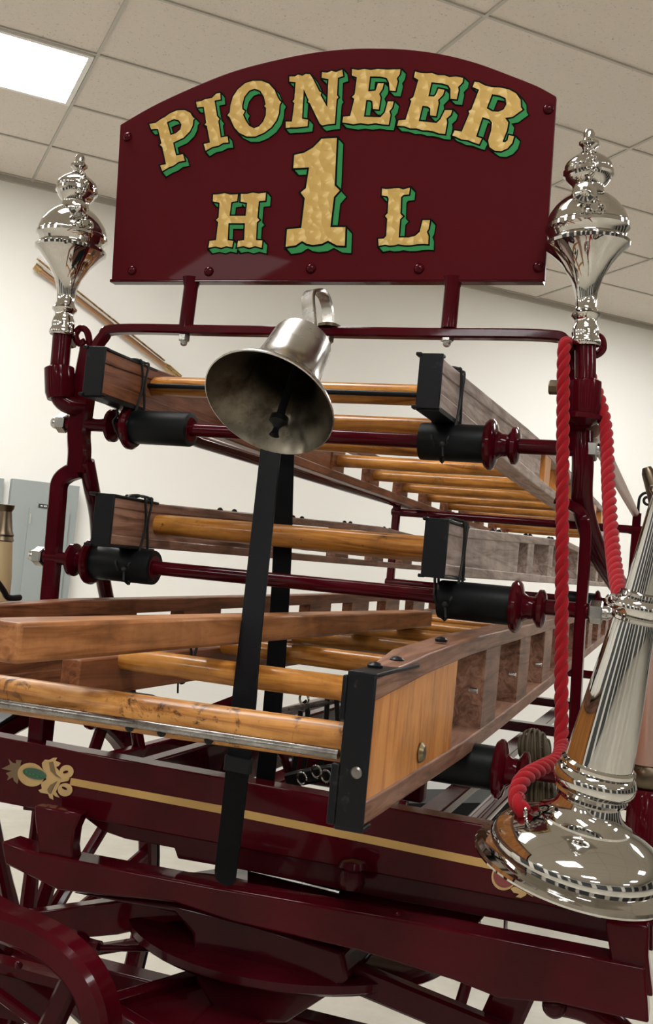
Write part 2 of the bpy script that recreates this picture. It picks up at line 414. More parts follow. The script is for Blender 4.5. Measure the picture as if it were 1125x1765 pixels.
# right: same, seen from the outside
post(pp([(994, 640, 0), (990, 690, 0), (988, 740, 0), (990, 775, 0)]), .046, .03)
W('rear_brace', MB().tube(smooth_path([PY(1004, 745, .0), PY(1004, 800, .0), PY(1004, 870, .03), PY(1026, 945, .10), PY(1060, 1000, .2), PY(1085, 1045, .35), PY(1105, 1140, .5)], 6), .019))
post(pp([(962, 862, .03), (985, 872, .02), (1004, 888, 0), (1009, 920, 0), (1005, 1000, 0), (998, 1100, 0), (990, 1250, 0), (984, 1400, 0)]), .018, .03)
# lamp brackets: elbow pipe on each side
def elbow(pts, r): return MB().tube(smooth_path(pts, 6), r)
def bracket(top, pts, r0, hook, sock0, sock1, boss):
    q = elbow(pts, r0); o = W('lamp_bracket', q)
    s = MB().lathe(sock0, sock1 - sock0, [(r0*1.2, 0), (r0*1.55, .004), (r0*1.55, (sock1-sock0).length*.8), (r0*1.35, (sock1-sock0).length)], 24)
    W('socket', s, MAROON, 0, o)
    W('scroll', MB().tube(smooth_path(hook, 6), .007, 10), MAROON, 0, o)
    W('bolt', MB().cyl(boss, boss + Vector((-.02, 0, 0)), .013, 8), BRONZE, 0, o)
Yb = -.03
bracket(None, [PY(108, 572, Yb), PY(104, 620, Yb), PY(101, 660, Yb), PY(104, 685, Yb), PY(120, 698, Yb+.01), PY(145, 702, 0)], .0195,
        pp([(150, 640, 0), (155, 600, 0), (150, 572, -.01), (138, 566, -.01), (130, 578, -.01), (136, 592, -.01), (146, 588, -.01)]), PY(102, 632, Yb), PY(104, 688, Yb), PY(128, 590, 0))
bracket(None, [PY(1008, 585, Yb), PY(1008, 640, Yb), PY(1006, 690, Yb), PY(1002, 718, Yb), PY(992, 730, 0)], .0185,
        pp([(985, 650, 0), (982, 610, 0), (1000, 608, 0), (1024, 612, 0), (1038, 602, 0), (1036, 585, 0), (1026, 578, 0)]), PY(1007, 655, Yb), PY(1005, 716, Yb), PY(966, 668, 0))
W('collar', MB().lathe(PY(1003, 716, Yb), PY(1000, 745, Yb)-PY(1003, 716, Yb), [(.026, -.004), (.034, 0), (.034, .008), (.024, .014), (.015, .02)], 24))
# side rails running back to the rear rack
W('side_rail', MB().tube([PY(160, 672, 0), PX(340, 760, -.5), PX(740, 885, -.5)], .0165))
W('side_rail', MB().tube([PY(1020, 742, .02), PY(1097, 890, 2.6)], .0145), COPPERP, label='side rail, its pale reflection put into the colour')  # pale reflection along this rail is put into its colour
# rear rack
RY = 2.4
W('cross_bar', MB().cyl((-.52, RY, 1.865), (.60, RY, 1.865), .016))
W('cross_bar', MB().cyl((-.52, RY, 1.57), (.60, RY, 1.57), .016))
W('cross_bar', MB().cyl((-.52, RY, 1.285), (.60, RY, 1.285), .016))
for x in (-.5, .47):
    W('post', MB().bar([(x, RY, 1.0), (x, RY, 1.86), (x, RY, 1.93)], .032, .024))
roller(.22, .34, 1, 1.57, .034, RY)
# small scroll at the head of the rear post, hooks
sc = []
for i in range(30):
    a = i/29*PI*2.6; r_ = .032*(1-.72*i/29); sc.append(Vector((.505 + r_*math.cos(PI-a), RY, 1.985 + r_*math.sin(PI-a)*1)))
W('scroll_finial', MB().tube([Vector((.475, RY, 1.90)), Vector((.472, RY, 1.95))] + sc, .0055, 8), IRON, label='small black iron scroll')
W('rail_hook', MB().tube(smooth_path([(.44, RY, 1.86), (.5, RY, 1.85), (.53, RY, 1.862), (.53, RY, 1.89), (.51, RY, 1.90)], 5), .011, 10))
W('rail_bracket', MB().cyl((-.36, RY+.4, 1.84), (-.36, RY+.4, 1.91), .02))

# foot board with the gold stripe
BY = -.03
o = W('stripe_board', MB().hexa([PY(0-70, 1258, BY), PY(858+270, 1424+52, BY), PY(1130, 1560+38, BY), PY(-70, 1370, BY)],
                                [p + Vector((0, .05, 0)) for p in (PY(-70, 1258, BY), PY(1128, 1476, BY), PY(1130, 1598, BY), PY(-70, 1370, BY))]), MAROON, .003)
STB = o
lo = MB()   # lower bulge of the board
pts = [(140, 1405), (175, 1432), (215, 1446), (300, 1462), (306, 1480), (420, 1500), (640, 1545), (860, 1585), (1125, 1640), (1125, 1560), (640, 1480), (300, 1420), (150, 1390)]
fr = [PY(x, y, BY+.004) for x, y in pts]; bk = [p + Vector((0, .04, 0)) for p in fr]
n_ = len(pts); lo.add(fr + bk, [tuple(range(n_))] + [tuple(n_+i for i in range(n_-1, -1, -1))] + [(i, (i+1) % n_, n_+(i+1) % n_, n_+i) for i in range(n_)])
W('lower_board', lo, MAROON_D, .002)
# gold stripe
yf = BY - .0012
def flat(pts, Y, th=.001, off=(0, 0)):
    fr = [PY(x, y, Y) for x, y in pts]; bk = [p + Vector((0, th, 0)) for p in fr]; n = len(pts)
    return MB().add(fr + bk, [tuple(range(n))] + [tuple(n+i for i in range(n-1, -1, -1))] + [(i, (i+1) % n, n+(i+1) % n, n+i) for i in range(n)])
W('gold_stripe', flat([(122, 1341), (400, 1392), (640, 1441), (850, 1484), (850, 1499), (640, 1455), (400, 1406), (120, 1353)], yf), STRIPE, 0, STB, 'gold pinstripe')
def em(pts): return [(x/7.5, 1290 + y/7.5) for x, y in pts]
def ell(cx, cy, a, b, rot, n=28): return [(cx + a*math.cos(2*PI*i/n)*math.cos(rot) - b*math.sin(2*PI*i/n)*math.sin(rot), cy + a*math.cos(2*PI*i/n)*math.sin(rot) + b*math.sin(2*PI*i/n)*math.cos(rot)) for i in range(n)]
def join(*mbs):
    r = MB()
    for q in mbs: r.add(q.v, q.f)
    return r
q = join(flat(em([(150,290),(20,262),(95,225),(130,205),(110,135),(160,185),(205,195),(205,150),(280,155),(265,195),(262,290),(240,400),(225,460),(180,420),(165,370),(90,415),(110,360),(75,320)]), yf),)
W('leaf_ornament', q, LEAFD, 0, STB, 'shaded gold leaf scroll')
W('emblem_ring', flat(em(ell(400, 340, 175, 150, .35)), yf-.0006), CREAM, 0, STB, 'pale gold oval')
W('leaf_ornament', join(flat(em([(540,190),(580,145),(630,150),(690,120),(740,120),(715,160),(785,190),(755,230),(720,240),(770,300),(830,370),(900,385),(880,420),(780,440),(720,560),(765,635),(715,620),(690,600),(680,590),(690,665),(640,640),(620,590),(520,570),(495,540),(540,520),(530,450),(600,400),(560,300),(545,230)]), yf-.001)), CREAM, 0, STB, 'pale gold acanthus scroll')
W('leaf_shading', join(flat(em([(630,180),(680,170),(700,240),(720,330),(790,390),(720,360),(650,290)]), yf-.0022), flat(em([(610,530),(650,470),(740,420),(690,500),(650,590),(620,570)]), yf-.0022)), LEAFD, 0, STB, 'brown shading in the scroll')
W('scroll_lobe', join(flat(em(ell(860, 300, 90, 85, 0)), yf-.0014), flat(em(ell(840, 535, 95, 85, 0)), yf-.0014)), CREAM, 0, STB, 'pale gold scroll ends')
W('scroll_eye', join(flat(em(ell(845, 305, 34, 16, -.3)), yf-.0026), flat(em(ell(830, 515, 36, 14, .5)), yf-.0026)), MAROON_D, 0, STB, 'dark scroll eyes')
W('green_jewel', flat(em(ell(445, 328, 155, 68, .25)), yf-.0028), GREEND, 0, STB, 'green painted oval jewel')
W('jewel_highlight', join(*[flat(em(ell(340+i*48, 305+i*14+(i%2)*12, 20, 9, .5, 10)), yf-.0036) for i in range(5)]), GREEN, 0, STB)
# right hand emblem, mostly behind the trumpet
def e2(pts): return [(820 + x/8.036, 1470 + y/8.036) for x, y in pts]
W('emblem_ring', flat(e2(ell(390, 330, 175, 190, .2)), yf-.0006), CREAM, 0, STB)
W('red_jewel', flat(e2(ell(400, 315, 160, 168, .2)), yf-.0014), REDP, 0, STB, 'bright red painted oval')
W('leaf_ornament', join(flat(e2([(480,500),(520,470),(600,480),(700,500),(860,480),(850,590),(780,605),(700,560),(690,590),(620,625),(550,610),(600,570),(520,550)]), yf-.001)), CREAM, 0, STB)

# big lower beam of the front truck and its hanging brackets
TBY = -.10
def slab(name, top, bot, Y, th, mat=None, bev=.004, parent=None):
    pts = top + bot[::-1]; return W(name, flat(pts, Y, th), mat or MAROON, bev, parent)
slab('truck_beam', [(2, 1450), (60, 1470), (360, 1527), (760, 1598), (1112, 1668)], [(8, 1490), (100, 1535), (300, 1556), (400, 1590), (620, 1640), (780, 1690), (860, 1722), (960, 1730), (1118, 1765)], TBY, .06)
slab('hanger_bracket', [(58, 1388), (140, 1403)], [(60, 1420), (66, 1465), (60, 1480), (128, 1490), (124, 1460), (128, 1430)][::1], -.09, .03)
for o_ in []: pass
slab('hanger_bracket', [(1042, 1590), (1118, 1596)], [(1050, 1640), (1052, 1700), (1125, 1720), (1117, 1650)], -.09, .04)
W('bolt', MB().ball(PY(686, 1582, TBY+.03), .012), MAROON)
W('knob', MB().lathe(PY(604, 1530, -.07), (0, 0, 1), [(.02, 0), (.024, .01), (.02, .03), (.026, .036), (.022, .046), (0, .05)], 20), MAROON_D)
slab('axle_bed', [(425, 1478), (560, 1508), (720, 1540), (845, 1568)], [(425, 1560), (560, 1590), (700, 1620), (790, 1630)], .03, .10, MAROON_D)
W('king_rod', MB().tube([PY(430, 1500, -.02), PY(585, 1538, -.02)], .004, 8), STEEL)
# bolster and fifth wheel under the beam
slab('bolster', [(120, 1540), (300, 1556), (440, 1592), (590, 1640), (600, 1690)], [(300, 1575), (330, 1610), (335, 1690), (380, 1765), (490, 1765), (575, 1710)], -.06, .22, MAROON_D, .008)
W('fifth_wheel', MB().lathe((-.02, .22, .86), (0, 0, 1), [(.28, 0), (.33, .004), (.34, .012), (.34, .026), (.32, .034), (.1, .036)], 56), MAROON_D)
slab('side_bolster', [(20, 1578), (150, 1560), (240, 1548), (330, 1552)], [(40, 1605), (90, 1622), (200, 1612), (300, 1590), (330, 1590)], .02, .05, MAROON)
W('brake_rod', MB().tube([PY(172, 1634, -.05), PY(330, 1636, .05)], .006, 10), MAROON_D)
W('brake_lever', MB().tube(smooth_path([PY(172, 1634, -.05), PY(150, 1628, -.05), PY(140, 1618, -.06), PY(125, 1614, -.08)], 5), .013, 10))
# braces at lower right
W('brace', MB().bar([PY(585, 1672, 0), PY(870, 1790, .0)], .05, .03), MAROON_D)
W('brace', MB().bar([PY(895, 1690, .05), PY(845, 1800, .05)], .07, .04))
W('brace', MB().tube(smooth_path([PY(955, 1725, -.02), PY(1010, 1738, -.02), PY(1060, 1770, -.02), PY(1090, 1800, -.02)], 5), .022), MAROON)
W('cap_ball', MB().ball(PY(955, 1733, -.06), .02), MAROON_D)
W('stay_rod', MB().tube([PY(805, 1690, .3), PY(790, 1740, .3)], .012, 10), MAROON)
W('stay_rod', MB().tube([PY(828, 1570, .1), PY(818, 1625, .1)], .004, 8), STEEL)
W('stay_rod', MB().tube([PY(872, 1570, .1), PY(870, 1625, .1)], .004, 8), STEEL)
# foot step box at lower centre left
stp = PY(200, 1700, -.25)
def quadbox(name, pts, Y_, dz, mat=None, bev=.004):   # plan polygon given in pixels on a level
    z = Y_
    top = []
    for x, y in pts:
        r = ray(x, y); t_ = (z - CAM.z)/r.z; top.append(CAM + r*t_)
    bot = [p - Vector((0, 0, dz)) for p in top]; n = len(pts)
    return W(name, MB().add(top+bot, [tuple(range(n)), tuple(n+i for i in range(n-1, -1, -1))] + [(i, (i+1) % n, n+(i+1) % n, n+i) for i in range(n)]), mat or MAROON, bev)
quadbox('step_board', [(150, 1718), (345, 1672), (372, 1684), (500, 1722), (330, 1850), (190, 1850)], .80, .05)
quadbox('step_rail', [(186, 1712), (200, 1722), (362, 1676), (345, 1664)], .815, .03)
quadbox('step_rail', [(198, 1722), (186, 1735), (290, 1800), (312, 1790)], .822, .03)

# curved guard arch near the viewer at the lower left
ga = [PY(x, y, -.55) for x, y in [(-60, 1548), (0, 1585), (60, 1610), (110, 1640), (150, 1685), (172, 1740), (176, 1800), (176, 1860)]]
W('guard_arch', MB().bar(smooth_path(ga, 6), .043, .05), MAROON)
W('guard_strut', MB().bar([PY(135, 1668, -.54), PY(60, 1830, -.54)], .03, .03), MAROON_D)
W('guard_crosspiece', flat([(-20, 1655), (110, 1690), (110, 1708), (-20, 1672)], -.50, .03), MAROON)
W('guard_panel', flat([(-20, 1674), (108, 1708), (70, 1770), (-20, 1750)], -.485, .02), MAROON_D)
W('guard_crosspiece', MB().bar([PY(-20, 1700, -.52), PY(100, 1790, -.52)], .012, .015), MAROON)
W('bolt', MB().ball(PY(32, 1664, -.502), .006), MAROON)

# wheels
def wheel(cx, cy, r, nsp, lab=None):
    c = Vector((cx, cy, r)); s = 1 if cx > 0 else -1
    rim = MB()
    n = 72; ri, ro = r-.055, r-.008
    path = [c + Vector((0, math.cos(2*PI*i/n), math.sin(2*PI*i/n)))*((ri+ro)/2) for i in range(n)]
    rim.bar(path, .048, .042, ref=(1, 0, 0), closed=True)
    wh = W('wheel', rim, MAROON)
    if lab: wh['label'] = lab
    ty = MB(); path = [c + Vector((0, math.cos(2*PI*i/n), math.sin(2*PI*i/n)))*(r-.004) for i in range(n)]
    ty.bar(path, .008, .046, ref=(1, 0, 0), closed=True); W('tyre', ty, IRON, 0, wh, 'black iron tyre')
    W('hub', MB().lathe(c + Vector((-s*.10, 0, 0)), (s, 0, 0), [(.05, 0), (.06, .01), (.07, .06), (.085, .08), (.085, .12), (.06, .15), (.05, .20), (.055, .21), (.045, .225), (.0, .23)], 28), MAROON, 0, wh)
    for i in range(nsp):
        t = 2*PI*(i+.5)/nsp; d = Vector((0, math.cos(t), math.sin(t)))
        sp = MB().tube([c + d*.06, c + d*.12, c + d*(r*.5), c + d*(ri+.006)], [.020, .021, .0155, .0165], 10, ref=(1, 0, 0))
        W('spoke', sp, MAROON, 0, wh)
    return wh
wheel(-.72, .32, .62, 14, 'maroon spoked front wheel on the left side')
wheel(.95, .32, .62, 14, 'maroon spoked front wheel on the right side')
wheel(-.72, 3.3, .66, 14); wheel(.72, 3.3, .66, 14)
W('axle', MB().box(-.68, .92, .29, .35, .58, .66), MAROON_D, .006)
W('axle', MB().box(-.68, .68, 3.27, 3.33, .62, .70), MAROON_D, .006)
W('bed_panel', flat([(295, 1240), (412, 1195), (412, 1300), (330, 1292)], .9, .03), MAROON_D)
# long bed sides and floor slats running to the rear
W('bed_side', MB().box(-.42, -.38, .10, 4.4, 1.02, 1.15), MAROON_D, .006)
W('bed_side', MB().box(.42, .46, .10, 4.4, 1.06, 1.21), MAROON, .006)
W('bed_side', MB().box(-.64, -.61, .10, 2.6, 1.06, 1.10), MAROON, .004)
W('bed_slat', MB().box(-.30, -.24, .10, 1.6, 1.03, 1.06), MAROON, .004)
W('bed_slat', MB().box(.05, .11, .10, 4.4, .96, .99), MAROON_D, .004)
for y in (.45, 1.5, 2.6, 3.7): W('bed_crosspiece', MB().box(-.42, .46, y, y+.07, 1.0, 1.04), MAROON_D, .004)
W('bed_panel', MB().box(-.25, .1, .75, .79, 1.04, 1.20), MAROON_D, .01)
W('reach_pole', MB().cyl((0, .35, .72), (0, 3.3, .72), .035), MAROON)
q = MB().tube(smooth_path([(-.36, .55, 1.05), (-.33, .55, 1.14), (-.27, .55, 1.18), (-.20, .55, 1.14), (-.17, .55, 1.05)], 6), .014, 10); W('arched_stay', q, MAROON_D)
q = MB().tube(smooth_path([(-.02, .95, 1.06), (0.0, .95, 1.17), (.06, .95, 1.21), (.12, .95, 1.17), (.14, .95, 1.06)], 6), .014, 10); W('arched_stay', q, MAROON_D)

# ------------------------------------------------------------ the sign
SY = -.012
SG = thing('sign_board', PY(565, 484, SY), 'arched maroon sign board reading PIONEER 1 H L in gold leaf letters', 'sign')
outl = [(192, 483), (200, 340), (207, 215)]
arc = [(207, 215), (262, 183), (330, 151), (400, 123), (470, 104), (540, 90), (600, 84), (645, 83), (700, 85), (760, 93), (820, 108), (880, 130), (925, 148), (958, 166)]
arc3 = smooth_path([Vector((x, y, 0)) for x, y in arc], 4); outl = [(192, 483)] + [(p.x, p.y) for p in arc3] + [(938, 483)]
sp3 = [PY(x, y, SY) for x, y in outl]
zb = 2.147
n = len(sp3); bk = [p + Vector((0, .012, 0)) for p in sp3]
q = MB().add(sp3+bk, [tuple(range(n)), tuple(n+i for i in range(n-1, -1, -1))] + [(i, (i+1) % n, n+(i+1) % n, n+i) for i in range(n)])
PAN = build('panel', q, SIGNRED, SG, .0015)
q = MB().bar([PY(194, 486, SY+.012), PY(937, 486, SY+.012)], .006, .022)
build('bottom_angle', q, MAROON, SG)
for i, (x, y) in enumerate([(220, 236), (945, 188), (228, 466), (360, 468), (536, 463), (722, 463), (928, 460)]):
    build('bolt', MB().lathe(PY(x, y, SY), (0, -1, 0), [(.010, 0), (.010, .0015), (.0075, .005), (.004, .007), (0, .0075)], 14), MAROON, SG)
for (x0, x1) in ((330, 320), (780, 773)):
    p = PY(x0, 488, 0); e_ = PY(x1, 566, 0)
    st = build('stanchion', MB().tube([p + Vector((0, 0, .01)), p, p + (e_-p)*.1, e_], [.019, .017, .0145, .0145], 16), MAROON, SG)
    build('nut', MB().nut(PY(x1-2, 577, 0), (0, 0, -1), .012, .013), STEEL, st)['label'] = 'bright steel nut'

L_ = {}
def T(off, sc, pts): return [(off[0] + x/sc, off[1] + y/sc) for x, y in pts]
o1, s1 = (250, 120), 4.6875
L_['P'] = [T(o1, s1, [(35,440),(85,432),(130,400),(160,385),(200,355),(260,330),(320,328),(365,350),(385,385),(400,395),(388,410),(385,450),(360,500),(310,550),(225,590),(250,695),(305,685),(320,735),(270,745),(230,775),(190,790),(140,820),(122,775),(170,765),(140,625),(120,608),(133,595),(105,478),(50,482)]),
           T(o1, s1, [(175,425),(235,398),(275,410),(295,445),(285,485),(250,515),(205,530)])]
L_['I'] = [T(o1, s1, [(413,262),(455,255),(485,240),(540,230),(575,195),(605,190),(610,240),(560,250),(580,375),(600,400),(590,415),(610,550),(665,540),(672,588),(630,592),(590,615),(540,625),(490,655),(475,602),(525,590),(500,455),(482,445),(495,430),(475,300),(420,305)])]
L_['O'] = [T(o1, s1, [(665,370),(685,345),(690,290),(710,220),(750,160),(810,110),(870,92),(940,92),(1000,115),(1045,165),(1070,225),(1085,250),(1098,262),(1085,285),(1080,350),(1060,410),(1020,465),(960,510),(890,540),(820,540),(760,510),(720,465),(695,410),(685,385)]),
           T(o1, s1, [(783,290),(800,220),(840,170),(885,153),(930,170),(960,220),(975,280),(962,295),(978,310),(975,370),(955,420),(920,460),(880,475),(840,455),(810,410),(790,365),(805,335),(785,320)])]
o2, s2 = (470, 100), 4.6875
L_['N'] = [T(o2, s2, [(135,150),(180,150),(205,135),(240,145),(265,130),(300,132),(325,170),(375,270),(392,280),(385,300),(440,400),(450,170),(395,160),(398,115),(440,120),(475,105),(510,115),(560,95),(568,145),(525,160),(518,300),(530,318),(515,335),(500,530),(440,535),(400,545),(380,530),(300,365),(285,355),(290,340),(250,250),(235,490),(285,500),(280,550),(235,555),(195,560),(150,560),(105,565),(105,515),(155,515),(175,365),(160,350),(175,335),(185,195),(135,190)])]
L_['E'] = [T(o2, s2, [(640,90),(690,98),(740,90),(790,98),(850,90),(920,95),(1030,92),(1025,130),(1000,165),(1008,190),(990,265),(945,262),(940,200),(920,160),(870,150),(785,148),(770,270),(830,265),(850,205),(895,205),(885,250),(858,290),(870,320),(855,415),(810,412),(805,350),(790,340),(755,338),(735,475),(870,480),(905,440),(930,352),(975,352),(965,400),(940,430),(950,460),(935,538),(880,535),(830,525),(770,535),(710,525),(650,535),(600,525),(562,520),(570,475),(625,470),(660,330),(640,315),(662,295),(680,155),(640,140)])]
o3, s3 = (670, 100), 4.5
L_['e'] = [T(o3, s3, [(205,105),(250,118),(290,120),(335,118),(380,135),(430,135),(470,150),(520,145),(575,155),(570,190),(535,225),(540,250),(525,320),(478,315),(478,240),(460,210),(410,195),(330,188),(305,298),(350,300),(365,285),(385,238),(430,248),(420,285),(380,325),(385,350),(365,450),(320,445),(322,390),(300,375),(260,370),(230,490),(370,505),(400,475),(435,405),(490,405),(480,440),(445,470),(450,500),(435,588),(390,585),(350,570),(300,560),(260,560),(215,545),(165,545),(120,528),(65,525),(75,485),(130,480),(175,335),(165,320),(190,305),(230,170),(195,148)])]
L_['R'] = [T(o3, s3, [(665,185),(700,190),(745,215),(800,228),(860,230),(930,245),(985,275),(1020,325),(1022,380),(1035,400),(1015,415),(960,455),(900,465),(925,500),(915,560),(895,610),(880,650),(900,655),(920,640),(930,600),(970,608),(955,660),(920,700),(870,722),(820,718),(780,690),(770,640),(795,560),(800,500),(780,475),(725,458),(675,610),(720,625),(700,668),(660,655),(610,635),(560,630),(525,612),(492,600),(510,562),(565,572),(625,430),(618,412),(640,400),(700,245),(650,225)]),
           T(o3, s3, [(800,280),(860,290),(905,310),(912,360),(890,400),(850,418),(800,415),(757,390)])]
o4, s4 = (340, 220), 4.018
L_['H'] = [T(o4, s4, [(110,465),(150,462),(190,455),(230,465),(280,462),(275,508),(235,515),(222,612),(335,612),(345,520),(300,512),(302,460),(345,460),(385,450),(425,458),(475,450),(470,505),(425,510),(415,625),(430,640),(412,655),(405,780),(450,782),(445,832),(400,820),(360,832),(320,820),(275,828),(283,785),(325,780),(330,662),(215,662),(210,780),(248,785),(240,828),(200,820),(165,832),(125,822),(78,832),(85,785),(130,780),(145,655),(130,640),(148,622),(155,520),(108,510)])]
L_['1'] = [T(o4, s4, [(860,78),(965,72),(950,400),(985,435),(945,480),(920,690),(1025,690),(1020,818),(965,815),(905,782),(860,805),(800,812),(760,805),(725,785),(680,815),(612,825),(622,705),(720,695),(745,490),(715,450),(752,420),(775,275),(665,280),(672,190),(740,175),(800,140),(840,100)])]
L_['L'] = [T((630, 310), 8.036, [(230,120),(280,130),(340,125),(400,118),(470,118),(520,135),(610,110),(600,200),(520,210),(490,240),(480,470),(515,505),(475,545),(455,800),(600,800),(690,775),(750,720),(790,560),(890,560),(870,680),(845,720),(870,780),(865,890),(800,885),(720,890),(620,905),(540,905),(450,890),(400,905),(330,910),(270,895),(180,915),(175,820),(250,815),(285,780),(300,540),(270,500),(305,465),(320,260),(300,225),(225,215)])]
def glyph(name, loops, Y, off, grow, mat, parent, base):
    # filled flat lettering: 2D curve in the sign plane, one or several shifted copies
    res = MB()
    for ci, (dx, dz) in enumerate(off):
        cu = bpy.data.curves.new('g', 'CURVE'); cu.dimensions = '2D'; cu.fill_mode = 'BOTH'; cu.extrude = .0004; cu.offset = grow
        for i, lp in enumerate(loops):
            P_ = [PY(x, y, Y) for x, y in lp]
            ar = sum(P_[k].x*P_[(k+1) % len(P_)].z - P_[(k+1) % len(P_)].x*P_[k].z for k in range(len(P_)))
            if (ar < 0) == (i == 0): P_ = P_[::-1]
            s = cu.splines.new('POLY'); s.points.add(len(P_)-1); s.use_cyclic_u = True
            for k, p in enumerate(P_): s.points[k].co = (p.x+dx, p.z+dz, 0, 1)
        ob = bpy.data.objects.new('g', cu); COL.objects.link(ob)
        dg = bpy.context.evaluated_depsgraph_get(); me = ob.evaluated_get(dg).to_mesh()
        res.add([(v.co.x, Y + v.co.z - ci*4e-5, v.co.y) for v in me.vertices], [tuple(p.vertices) for p in me.polygons])
        ob.evaluated_get(dg).to_mesh_clear(); bpy.data.objects.remove(ob); bpy.data.curves.remove(cu)
    return build(name, res, mat, parent)
for ch, lp in L_.items():
    k = 1.28 if ch == '1' else 1.0
    sh = .0105*k
    offs = [(sh*i/8, -sh*i/8) for i in range(9)]
    g_ = glyph('letter', lp, SY-.0035, [(0, 0)], 0, GOLD, SG, None)
    g_['label'] = 'gold leaf %s' % ('numeral 1' if ch == '1' else 'letter ' + ch.upper())
    glyph('letter_outline', lp, SY-.0026, [(0, 0)], .0030*k, BLACKP, g_, None)['label'] = 'black outline'
    glyph('letter_shade', lp, SY-.0017, offs, .0008, GREEN, g_, None)['label'] = 'green drop shade'
    glyph('shade_outline', lp, SY-.0008, offs, .0030, BLACKP, g_, None)['label'] = 'thin dark edge'

# ------------------------------------------------------------ lamp finials
def finial(base, top, label, wick_dir, k):
    ax = top - base; Lh = ax.length; ax.normalize()
    t = thing('lamp_finial', base, label, 'lamp', 'nickel-plated torch lamps on top of the rack posts')
    # px profile measured on the right lamp: (height from bottom in px, radius px)
    u = Lh/371.0
    def L2(pr): return [(r*u, h*u) for h, r in pr]
    low = [(0, 24), (3, 26), (8, 26), (12, 24), (17, 22), (22, 23), (32, 21), (38, 18), (44, 18), (50, 24), (54, 25), (58, 21), (66, 17), (90, 19), (115, 27), (140, 42), (158, 58), (166, 66), (169, 70), (174, 71), (177, 68)]
    build('torch_cone', MB().lathe(base, ax, L2(low), 56), NICKEL, t)
    mid = [(175, 66), (183, 62), (188, 64), (193, 66), (197, 70), (203, 70), (206, 67), (212, 67), (224, 63), (236, 55), (246, 46), (254, 36), (258, 29), (266, 26), (272, 27)]
    build('dome', MB().lathe(base, ax, L2(mid), 56), NICKEL, t)
    upr = [(270, 26), (276, 32), (283, 37), (288, 38), (291, 42), (297, 42), (299, 39), (304, 40), (310, 38), (318, 30), (325, 20), (330, 13), (334, 10), (338, 12), (342, 17), (347, 17), (350, 11), (355, 9), (362, 10), (368, 7), (371, 0)]
    build('cap', MB().lathe(base, ax, L2(upr), 48), NICKEL, t)
    # chain down the side with small rings, wick knob
    sd = wick_dir.normalized(); sd = (sd - sd.dot(ax)*ax).normalized(); tn = ax.cross(sd)
    ch = MB()
    prof = sorted(mid + upr)
    def rad(h):
        for i in range(len(prof)-1):
            if prof[i][0] <= h <= prof[i+1][0]:
                f = (h-prof[i][0])/(prof[i+1][0]-prof[i][0]+1e-6); return prof[i][1]*(1-f)+prof[i+1][1]*f
        return 20
    h = 345; i = 0
    while h > 205:
        c = base + ax*h*u + sd*(rad(h)+4)*u + tn*math.sin(h*.09)*3*u
        ch.torus(c, (sd + tn*(1.2 if i % 2 else -.6)), 4.6*u, 1.3*u, 12, 6); h -= 6.5; i += 1
    build('chain', ch, NICKEL, t)
    kn = MB()
    c = base + ax*238*u + (sd - tn*.25)*(58)*u
    kn.lathe(c, sd, [(6*u, -8*u), (6*u, 4*u), (12*u, 6*u), (16*u, 10*u), (16*u, 14*u), (9*u, 16*u), (5*u, 22*u), (0, 24*u)], 20)
    kn.torus(c + sd*10*u, sd, 17*u, 2.5*u, 20, 6)
    c2 = base + ax*212*u + sd*70*u
    kn.torus(c2 + tn*9*u, sd, 8*u, 2.6*u, 16, 6); kn.torus(c2 - tn*9*u, sd, 8*u, 2.6*u, 16, 6)
    kn.cyl(c2 - sd*8*u, c2 + sd*8*u, 7*u, 12)
    build('wick_knob', kn, NICKEL, t)
    kg = MB(); c3 = base + ax*297*u + sd*38*u
    kg.lathe(c3, sd, [(5*u, -4*u), (10*u, 0), (10*u, 3*u), (0, 4*u)], 14)
    for j in range(10):
        a_ = 2*PI*j/10; kg.ball(c3 + (ax*math.cos(a_) + tn*math.sin(a_))*11*u, 2.4*u, 8)
    build('snuffer_wheel', kg, NICKEL, t)
    return t
finial(PY(1008, 597, Yb), PY(1015, 222, Yb-.015), 'polished lamp finial beside the right edge of the sign, beaded chain down its front', (CAM - PY(1000, 400, Yb)) + Vector((.25, 0, 0)), 1)
finial(PY(107, 578, Yb), PY(139, 265, Yb-.005), 'polished lamp finial left of the sign, standing before the slanting wall pipe', Vector((1.0, -.8, 0)), 1)

# ------------------------------------------------------------ bell
BT = PD(463, 697, 1.715)
axc = Vector((-.324, .72, -.61)); axw = RW @ axc; axw.normalize()   # crown -> mouth
LB = .172
BC = BT - axw*LB
BL = thing('bell', BC, 'brushed nickel bell hung mouth forward under the maroon hoop below the sign', 'bell')
prof = [(0.0, 0), (.030, 0), (.046, .003), (.053, .010), (.0545, .02), (.056, .05), (.059, .085), (.065, .108), (.076, .128), (.092, .146), (.106, .158), (.1125, .168), (.1135, LB), (.1115, LB+.0012)]
build('bell_body', MB().lathe(BC, axw, prof, 72, False), BELLM, BL)
ins = [(.1115, LB+.0012), (.1085, LB-.004), (.100, .155), (.084, .138), (.068, .120), (.058, .100), (.053, .08), (.050, .03), (.044, .012), (0, .009)]
build('inner_wall', MB().lathe(BC, axw, ins, 72, False), BELLIN, BL)['label'] = 'dull darker inside of the bell'
cc = PD(481, 722, 1.765); cl = MB().tube([BC + axw*.012, BC.lerp(cc, .6), cc], [.005, .006, .008], 10)
acl = (cc-BC).normalized(); cl.lathe(cc - acl*.008, acl, [(.010, 0), (.016, .004), (.0165, .014), (.010, .019), (.005, .026), (.006, .033), (.009, .040), (.0, .042)], 18)
build('clapper', cl, IRON, BL)
